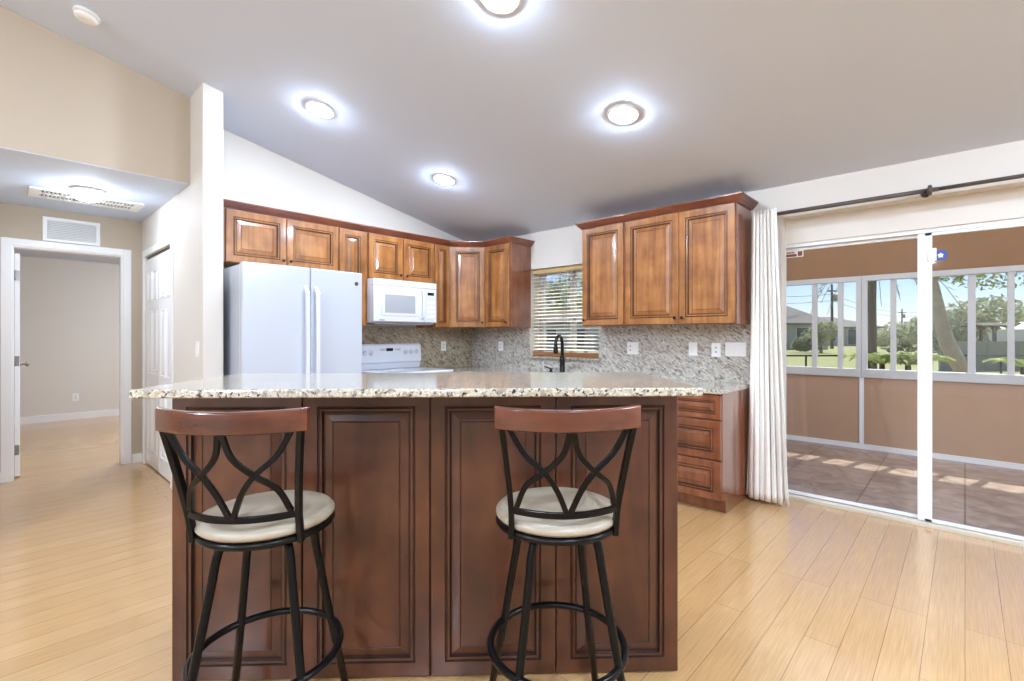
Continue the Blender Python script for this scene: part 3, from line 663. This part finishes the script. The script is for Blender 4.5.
# ------------------------------------------------------------------ ceiling fixtures
def downlight(x, y, label, lens='lens'):
    t = thing('recessed_light', label, 'ceiling light', (x, y, zc(x)), 0, 'recessed ceiling lights'); t.rotation_euler = (0, TILT if x > RIDGE else -TILT, 0)
    MB().lathe([(.057, -.001), (.060, -.005), (.072, -.006), (.074, -.009), (.094, -.0095), (.102, -.008), (.106, -.001)], seg=40).obj('trim_ring', M['trim'], t)
    MB().lathe([(.056, -.003), (.056, -.016), (.05, -.023), (.03, -.0275), (.004, -.0285)], seg=32).obj('lens', M[lens], t)
downlight(1.64, 3.49, 'lit recessed light nearest the refrigerator')
downlight(2.81, 3.49, 'lit recessed light above the microwave and range side')
downlight(2.785, 1.62, 'lit recessed light above the cabinets near the curtain')
downlight(1.69, 1.67, 'lit recessed light cut off by the top of the photo')
for x, y in ((.2, -1.2), (-2.2, -1.2), (-2.2, 2.2), (2.6, -1.6), (-4, .5)): downlight(x, y, 'unseen recessed fill light added behind the camera', 'fill_lens')  # extra downlights out of view, brighter, as fill from behind

t = thing('smoke_detector', 'round white smoke detector on the sloped ceiling above hallway', 'smoke detector', (.372, 3.87, zc(.372))); t.rotation_euler = (0, TILT, 0)
MB().lathe([(.066, -.0005), (.066, -.014), (.06, -.017)], seg=36).obj('mount_plate', M['plastic'], t)
MB().lathe([(.056, -.017), (.058, -.03), (.05, -.04), (.02, -.043), (.002, -.043)], seg=36).obj('cover', M['plastic'], t)

t = thing('dome_light', 'lit white glass dome light on the hallway ceiling', 'ceiling light', (.49, 5.05, 2.434))
MB().lathe([(.108, -.0005), (.11, -.02), (.1, -.026)], seg=40).obj('base_ring', M['trim'], t)
MB().lathe([(.102, -.026), (.099, -.048), (.084, -.07), (.058, -.085), (.025, -.092), (.003, -.093)], seg=40).obj('dome_shade', M['dome'], t)

t = thing('return_grille', 'long white slotted return air grille on the hallway ceiling', 'air vent', (.53, 5.42, 2.434))
m = MB().box((-.36, -.17, -.012), (.36, -.13, -.0005)).box((-.36, .13, -.012), (.36, .17, -.0005)).box((-.36, -.13, -.012), (-.30, .13, -.0005)).box((.30, -.13, -.012), (.36, .13, -.0005)); m.box((-.3, -.012, -.012), (.3, .012, -.0005)); m.obj('frame', M['plastic'], t, bevel=.002)
m = MB()
for i in range(25): m.prism([(-.3+i*.0245, -.13, -.001), (-.294+i*.0245, -.13, -.001), (-.288+i*.0245, -.13, -.011), (-.294+i*.0245, -.13, -.011)], (0, .26, 0))
m.obj('fins', M['plastic'], t)
MB().box((-.3, -.13, -.0012), (.3, .13, -.0004)).obj('dark_backing', M['black'], t)
t = thing('wall_vent', 'white louvered vent above the bedroom doorway', 'air vent', (.482, 6.1, 2.252))
m = MB().box((-.2, -.012, -.11), (.2, 0, -.085)).box((-.2, -.012, .085), (.2, 0, .11)).box((-.2, -.012, -.085), (-.17, 0, .085)).box((.17, -.012, -.085), (.2, 0, .085)); m.obj('frame', M['trim'], t, bevel=.002)
m = MB()
for i in range(11): m.prism([(-.17, -.001, -.07+i*.0152), (-.17, -.011, -.082+i*.0152), (-.17, -.011, -.079+i*.0152), (-.17, -.001, -.067+i*.0152)], (.34, 0, 0))
m.obj('louvers', M['trim'], t); MB().box((-.17, -.001, -.085), (.17, -.0004, .085)).obj('backing', M['greyplastic'], t)

# ------------------------------------------------------------------ interior doors
d = thing('door_2', 'white bedroom door standing wide open at the end of hallway', 'door', (.085, 6.1, 0), kind='structure')
m = MB()
for y0_, y1_ in ((-.016, 0), (.12, .136)):
    m.box((-.065, y0_, 0), (.004, y1_, 2.135)); m.box((.77, y0_, 0), (.836, y1_, 2.135)); m.box((.004, y0_, 2.072), (.77, y1_, 2.135))
m.box((0, 0, 0), (.018, .12, 2.078)); m.box((.756, 0, 0), (.774, .12, 2.078)); m.box((.018, 0, 2.06), (.756, .12, 2.078)); m.obj('casing', M['trim'], d, bevel=.003)
sl = MB().box((0, 0, .012), (.035, .72, 2.02)).obj('door_slab', M['trim'], d, (.022, .122, 0), rz=math.radians(-1.2), bevel=.002)
m = MB()
for z in (.25, 1.05, 1.82): m.box((.006, -.003, z-.045), (.03, .0, z+.045)); m.tube([(.002, -.004, z-.045), (.002, -.004, z+.045)], .005, 8)
m.obj('hinges', M['nickel'], sl)
m = MB()
for s, x in ((1, .035), (-1, 0)):
    m.lathe([(.028, 0), (.028, .006*s), (.01, .01*s), (.01, .035*s), (.024, .042*s), (.026, .055*s), (.014, .066*s)], (x, .65, .995), 16, axis='X')
m.obj('knob', M['nickel'], sl)

d = thing('door_3', 'white six panel folding closet door in the hallway', 'door', (1.02, 5.97, 0), -math.pi/2, kind='structure')
m = MB().box((-.06, -.024, 0), (-.0, -.012, 2.12)).box((1.09, -.024, 0), (1.15, -.012, 2.12)).box((0, -.024, 2.06), (1.09, -.012, 2.12)); m.obj('casing', M['trim'], d, bevel=.002)
MB().box((.004, .01, 2.035), (1.086, .04, 2.058)).obj('track', M['black'], d)
for x0 in (.004, .548):
    lf = MB().box((0, 0, .012), (.538, .03, 2.03)).obj('door_leaf', M['trim'], d, (x0, .004, 0), bevel=.002)
    m = MB()
    for cx_ in (.07, .29):
        for z0_, hh in ((.16, .62), (.9, .62), (1.62, .28)):
            q = door_mesh(.18, hh, t=.012, fr=.004); q.bm.transform(Matrix.Translation((cx_, .001, z0_)) @ Matrix.Diagonal((1, .55, 1, 1)))
            me_ = bpy.data.meshes.new('tmp'); q.bm.to_mesh(me_); q.bm.free(); m.bm.from_mesh(me_); bpy.data.meshes.remove(me_)
    m.obj('raised_panels', [M['trim'], M['trim']], lf)
    if x0 < .1: MB().lathe([(.006, 0), (.007, .015), (.016, .022), (.016, .03), (.004, .034)], (.5, 0, .95), 14, axis='Y').obj('knob', M['trim'], lf)

# unseen ceiling lamp added to light the bedroom
t = thing('dome_light', 'unseen dome light added on the bedroom ceiling as fill', 'ceiling light', (1.9, 7.6, 2.42))
MB().lathe([(.15, -.0005), (.15, -.02), (.14, -.026)], seg=32).obj('base_ring', M['trim'], t)
MB().lathe([(.14, -.026), (.13, -.06), (.08, -.09), (.003, -.1)], seg=32).obj('dome_shade', M['fill_dome'], t)

# ------------------------------------------------------------------ sunroom beyond the sliding door
LX = 6.8; LY0, LY1 = -3.2, 2.3
m = MB().box((4.38, LY0, -.14), (7.0, LY1, -.02)).box((4.31, DY0, -.14), (4.38, DYO, -.02)); struct(m.obj('floor_sunroom', M['tile']), 'brown stone tile floor of the sunroom', 'floor')
m = MB().box((LX, LY0, -.1), (LX+.14, LY1, .80)); m.box((4.38, LY1, -.1), (LX+.14, LY1+.14, .80)); m.box((4.38, LY0-.14, -.1), (LX+.14, LY0, .80))
struct(m.obj('wall_sunroom', M['stucco']), 'tan knee wall under the sunroom windows', 'wall')
m = MB().box((LX, LY0, 1.965), (LX+.14, LY1, 2.5)); m.box((4.38, LY1, 1.965), (LX+.14, LY1+.14, 2.5)); m.box((4.38, LY0-.14, 1.965), (LX+.14, LY0, 2.5))
struct(m.obj('wall_sunroom_header', M['header']), 'ochre stucco beam above the sunroom windows', 'wall')
m = MB().poly([(4.38, LY0-.14, 2.51), (LX, LY0-.14, 2.51), (LX, LY1+.14, 2.51), (4.38, LY1+.14, 2.51)]); m = MB(); m.poly([(4.38, LY0-.14, 2.51), (LX, LY0-.14, 2.51), (LX, LY1+.14, 2.51), (4.38, LY1+.14, 2.51)])
struct(m.obj('ceiling_sunroom_added_sheet', M['sheet']), 'unseen translucent roof sheet added to light the sunroom', 'ceiling')
m = MB().box((LX, LY0-.14, 2.5), (LX+1.02, LY1+.14, 2.6)); struct(m.obj('ceiling_sunroom', M['whitewall']), 'sunroom roof slab with eave', 'ceiling')
m = MB().box((LX-.016, LY0, -.02), (LX, LY1, .035)); struct(m.obj('baseboard_sunroom', M['alu']), 'pale strip at the foot of the sunroom knee wall', 'baseboard')
def sun_window(n, y1, y0_, bars, label):
    w = thing('window_%d' % n, label, 'window', (LX+.03, 0, .80), kind='structure')
    m = MB().box((-.05, y0_, 0), (.05, y1, .095)).box((-.03, y0_, 1.105), (.05, y1, 1.165)).box((-.03, y1-.05, .095), (.05, y1, 1.105)).box((-.03, y0_, .095), (.05, y0_+.05, 1.105)); m.obj('frame', M['alu2'], w, bevel=.004)
    m = MB()
    for b, wd in bars: m.box((-.02, b-wd/2, .095), (.04, b+wd/2, 1.105))
    m.obj('mullions', M['alu2'], w, bevel=.003)
    MB().box((.008, y0_+.03, .08), (.012, y1-.03, 1.12)).obj('pane', M['glass'], w)
sun_window(3, 2.3, .87, [(1.34, .05), (1.075, .05), (1.9, .04)], 'sunroom window left of the white post, seen beside the curtain')
sun_window(4, .868, -.95, [(.583, .05), (.31, .05), (-.05, .06), (-.33, .05), (-.64, .05)], 'wide sunroom window right of the white post, framing the leaning tree')
sun_window(5, -.952, -3.2, [(-1.5, .05), (-2.0, .05), (-2.6, .05)], 'sunroom window past the right edge of the photo')
m = MB().box((LX-.02, .845, -.02), (LX+.0, .885, .80)); struct(m.obj('trim_2', M['alu']), 'white vertical strip on the sunroom knee wall', 'trim')

# ------------------------------------------------------------------ outdoors
GZ = -.2
def at(D, px): L = (px-512)/483*D; return vp(D, L)
m = MB().box((6.94, -160, GZ-.3), (260, 160, GZ)); tag(m.obj('lawn', M['lawn']), 'sunny green lawn outside the sunroom', 'lawn', kind='stuff')

def leaves(cs, n, size, mt_i=0, seed=1):
    """cs: (centre, radii) blobs; scattered small leaf quads"""
    rnd = random.Random(seed); m = MB()
    for i in range(n):
        c, r = cs[i % len(cs)]
        while True:
            p = Vector((rnd.uniform(-1, 1), rnd.uniform(-1, 1), rnd.uniform(-1, 1)))
            if .25 < p.length < 1: break
        p = Vector((c[0]+p.x*r[0], c[1]+p.y*r[1], c[2]+p.z*r[2]))
        a = Vector((rnd.gauss(0, 1), rnd.gauss(0, 1), rnd.gauss(0, .7))).normalized(); b = a.cross(Vector((rnd.gauss(0, 1), rnd.gauss(0, 1), rnd.gauss(0, 1)))).normalized()
        s = size*rnd.uniform(.6, 1.3)
        m.poly([p-a*s, p-b*s*.45, p+a*s, p+b*s*.45])
    return m
def tree(name, label, D, px, trunk, blobs, n, size, leaf, bark, r0=.14, group=None):
    """trunk, blobs given in (right, depth, up) relative to the foot"""
    x, y = at(D, px); t = thing(name, label, 'tree', (x, y, GZ), SR, group)
    MB().tube(spline([Vector(p) for p in trunk], 6), [r0*(1-.4*k/(6*(len(trunk)-1))) for k in range(6*(len(trunk)-1)+1)], 14).obj('trunk', bark, t)
    leaves(blobs, n, size, seed=int(px)).obj('foliage', leaf, t, recalc=False)
    return t
# leaning tree by the sunroom
tree('leaning_tree', 'grey leaning tree trunk outside the right sunroom window', 10.5, 967, [(.2, 0, 0), (-.04, 0, .6), (-.42, 0, 1.3), (-.62, 0, 2.0), (-.8, 0, 2.7), (-.95, .2, 3.6)], [((-.9, .2, 3.7), (1.3, 1.3, .8)), ((.9, .3, 3.0), (1.0, 1, .5)), ((-.5, 0, 2.95), (.7, .8, .3))], 2200, .06, M['leaf'], M['bark'], .165)
# palm with fronds, and a low palm clump at its foot
x, y = at(13.5, 872); t = thing('palm_tree', 'straight dark palm trunk outside, left of the sliding door mullion', 'tree', (x, y, GZ), SR)
MB().tube([(0, 0, 0), (.01, 0, 1), (0, 0, 2.4), (.02, 0, 3.6)], [.13, .105, .1, .1], 14).obj('trunk', M['bark2'], t)
def fronds(n, ln, up, droop, seed, wid=.05):
    rnd = random.Random(seed); m = MB()
    for i in range(n):
        a = 2*math.pi*i/n+rnd.uniform(-.2, .2); d_ = Vector((math.cos(a), math.sin(a), 0)); L = ln*rnd.uniform(.75, 1.15); s = Vector((-d_.y, d_.x, 0))
        pt = lambda q: d_*(L*q)+Vector((0, 0, L*(up*q-droop*q*q)))
        for k in range(12):
            q = .12+.85*k/12; p = pt(q); w_ = L*.26*math.sin(math.pi*(.15+.8*q))
            for sg in (-1, 1):
                e = p+s*sg*w_+d_*w_*.6+Vector((0, 0, -w_*.35)); m.poly([p, p+d_*wid, e])
        m.tube([pt(q/6) for q in range(7)], .008, 4)
    return m
fronds(13, 1.7, .5, 1.3, 4).obj('fronds', M['leaf'], t, (.02, 0, 3.6), recalc=False)
for lab, D, px, n, ln, sd in (('yellow green palm clump in front of the dark palm trunk', 10.5, 882, 15, .8, 3), ('yellow green palm clump just left of the sliding door mullion', 10, 908, 14, .75, 9), ('yellow green palm clump at the right edge beside the leaning tree', 9.5, 1024, 12, .6, 12)):
    x, y = at(D, px); t = thing('palm_clump', lab, 'plant', (x, y, GZ), SR, 'low palm clumps')
    fronds(n, ln, 1.15, 1.0, sd, .07).obj('fronds', M['frond'], t, (0, 0, .82), recalc=False); MB().lathe([(.09, 0), (.07, .3), (.05, .85)], seg=10).obj('stem', M['bark2'], t)
# bushes and far trees
tree('leafy_tree', 'broad dusty green tree behind the leaning trunk', 30, 985, [(0, 0, 0), (.1, 0, 1), (0, 0, 2)], [((-1.6, 0, 2.2), (1.7, 1.4, 1.4)), ((.5, 0, 2.9), (1.7, 1.4, 1.1)), ((-3.2, 0, 1.6), (1.5, 1.2, 1.2))], 2600, .17, M['leaf2'], M['bark'], .16, 'far trees')
tree('leafy_tree', 'dusty green shrubby tree between the palm trunk and the mullion', 36, 925, [(0, 0, 0), (0, 0, .8), (.1, 0, 1.6)], [((-1.8, 0, 1.3), (1.9, 1.2, 1.2)), ((.4, 0, 1.9), (1.8, 1.2, 1.2)), ((2, 0, 2.2), (1.6, 1.2, 1.3))], 2200, .2, M['leaf2'], M['bark'], .14, 'far trees')
tree('leafy_tree', 'olive green bush in front of the grey roofed house', 40, 821, [(0, 0, 0), (0, 0, .7), (.1, 0, 1.4)], [((-.5, 0, 1.2), (1.2, 1.0, .9)), ((.5, 0, 1.9), (1.0, .9, .8)), ((-1.5, 0, .7), (.9, .8, .6))], 1100, .18, M['leaf2'], M['bark'], .13, 'far trees')
tree('leafy_tree', 'rounded green tree behind the white building at the right edge', 60, 1030, [(0, 0, 0), (0, 0, 1.6), (.2, 0, 2.6)], [((-1, 0, 2.6), (2.6, 2, 1.6)), ((1.6, 0, 3.2), (2.4, 2, 1.6))], 1800, .3, M['leaf2'], M['bark'], .2, 'far trees')
x, y = at(75, 905); t = thing('hedge', 'long dusty green hedge line on the horizon', 'hedge', (x, y, GZ), SR)
leaves([((q*2.2, 0, .9+.35*math.sin(q*2.1)), (1.7, 1.2, 1.1)) for q in range(-9, 14)], 4200, .33, seed=5).obj('foliage', M['leaf2'], t, recalc=False)

def house(label, D, px, wd, dp, wh, rh, wins):
    x, y = at(D, px); t = thing('house', label, 'house', (x, y, GZ), SR, 'neighbouring houses')
    MB().box((-wd/2, 0, 0), (wd/2, dp, wh)).obj('walls', M['hwall'], t)
    m = MB(); o_ = .5; A = [(-wd/2-o_, -o_, wh), (wd/2+o_, -o_, wh), (wd/2+o_, dp+o_, wh), (-wd/2-o_, dp+o_, wh)]; r = min(wd, dp)/2; B = [(-wd/2+r*.95, dp/2, wh+rh), (wd/2-r*.95, dp/2, wh+rh)]
    m.poly([A[0], A[1], B[1], B[0]]); m.poly([A[1], A[2], B[1]]); m.poly([A[2], A[3], B[0], B[1]]); m.poly([A[3], A[0], B[0]]); m.poly(A[::-1])
    m.box((-wd/2-o_, -o_-.05, wh-.2), (wd/2+o_, -o_, wh)); m.obj('roof', M['hroof'], t)
    for wx, ww, z0_, hh in wins:
        f_ = MB().box((wx-ww/2-.08, -.06, z0_-.08), (wx+ww/2+.08, 0, z0_+hh+.08)).obj('window', M['whitewall'], t)
        MB().box((wx-ww/2, -.07, z0_), (wx+ww/2, -.06, z0_+hh)).obj('pane', M['hglass'], f_)
    return t
house('pale house with big grey hip roof at the left of the view', 49, 764, 13, 11, 2.7, 3.5, [(-3, 1.6, .7, 1.3), (1.5, 1.4, .7, 1.3), (3.9, 1.2, .2, 2.0), (5.4, .9, .9, 1.1)])
house('pale house with low grey roof behind the utility pole', 66, 846, 9, 8, 2.6, 1.5, [(-2.2, 1.4, .7, 1.3), (.8, 1.1, .2, 2.0), (2.9, 1.2, .8, 1.2)])
house('pale house with grey roof seen through the kitchen window blind', 46, 575, 11, 8, 2.7, 1.8, [(-2.5, 1.4, .7, 1.3), (.6, 1.0, .2, 2.0), (3, 1.3, .8, 1.2)])
tree('leafy_tree', 'green tree seen through the kitchen window blind', 24, 585, [(0, 0, 0), (.05, 0, 1), (.1, 0, 2.4)], [((0, 0, 3.6), (2.2, 1.6, 1.1)), ((-1.6, 0, 3.2), (1.5, 1.3, .9)), ((1.6, 0, 3.3), (1.6, 1.3, .9))], 2000, .16, M['leaf2'], M['bark'], .12, 'far trees')
def pole(label, D, px, hgt, arm):
    x, y = at(D, px); t = thing('utility_pole', label, 'utility pole', (x, y, GZ), SR, 'utility poles')
    MB().tube([(0, 0, 0), (0, 0, hgt)], [.16, .11], 10).obj('post', M['pole'], t)
    MB().box((-arm, -.08, hgt-.75), (arm, .08, hgt-.6)).obj('crossarm', M['pole'], t)
    MB().lathe([(.05, 0), (.24, .05), (.24, .7), (.1, .78)], (.38, 0, hgt-1.8), 14).obj('transformer', M['greyplastic'], t)
pole('tall utility pole in front of the low roofed house', 52, 832, 6.9, .5)
pole('distant utility pole above the hedge left of the mullion', 95, 902, 6.6, .7)
pa, pb = at(52, 832), at(95, 902)
m = MB()
for dz in (5.9, 5.2):
    a = Vector((pa[0], pa[1], dz+GZ)); b = Vector((pb[0], pb[1], dz+GZ)); c_ = Vector((*at(60, 1100), dz+GZ)); e_ = Vector((*at(46, 700), dz+GZ))
    for p, q in ((e_, a), (a, b), (b, c_)):
        m.tube([p.lerp(q, k/8)-Vector((0, 0, .5*(1-(k/4-1)**2))) for k in range(9)], .022, 5)
tag(m.obj('power_lines', M['pole']), 'thin overhead power lines strung between the utility poles', 'power lines')

# black rail fence along the garden
x, y = at(16, 905); t = thing('rail_fence', 'low black metal rail fence across the lawn', 'fence', (x, y, GZ), SR)
m = MB().tube([(-5.2, 0, .80), (5.6, 0, .80)], .028, 8); m.obj('top_rail', M['black'], t)
for q in (-3.28, 3.18, 5.58): MB().tube([(q, 0, 0), (q, 0, .80)], .03, 8).obj('post', M['black'], t)
# grey-green screen wall and the white building, and a garden canopy
x, y = at(20, 1008); t = thing('garden_screen', 'grey green panel fence behind the leaning trunk', 'fence', (x, y, GZ), SR)
MB().box((-2.75, 0, 0), (3.2, .06, 1.22)).obj('panels', M['greenwall'], t)
for q in (-2.75, -.8, 1.2, 3.2): MB().box((q-.05, -.03, 0), (q+.05, .09, 1.28)).obj('post', M['greenwall'], t)
x, y = at(44, 1030); t = thing('white_building', 'long low white building beyond the panel fence at right', 'building', (x, y, GZ), SR)
MB().box((-5.6, 0, 0), (7, 5, 2.0)).obj('walls', M['whitewall'], t); m = MB().prism([(-5.9, -.3, 2.0), (-5.9, 2.5, 2.75), (-5.9, 5.3, 2.0)], (13.2, 0, 0)); m.obj('roof', M['whitewall'], t)
x, y = at(27, 988); t = thing('garden_canopy', 'small flat grey garden canopy on two posts behind panel fence', 'canopy', (x, y, GZ), SR)
m = MB().box((-.95, -.6, 1.95), (.95, .6, 2.02)); m.prism([(-1.0, -.65, 2.02), (1.0, -.65, 2.02), (.8, 0, 2.16), (-.8, 0, 2.16)], (0, .65, 0)); m.obj('roof', M['pole'], t)
for q in (-.38, .36):
    m = MB().box((q-.06, -.06, 0), (q+.06, .06, 1.95)); m.prism([(q-.22, -.03, 1.95), (q+.22, -.03, 1.95), (q+.06, -.03, 1.6), (q-.06, -.03, 1.6)], (0, .06, 0)); m.obj('post', M['pole'], t)
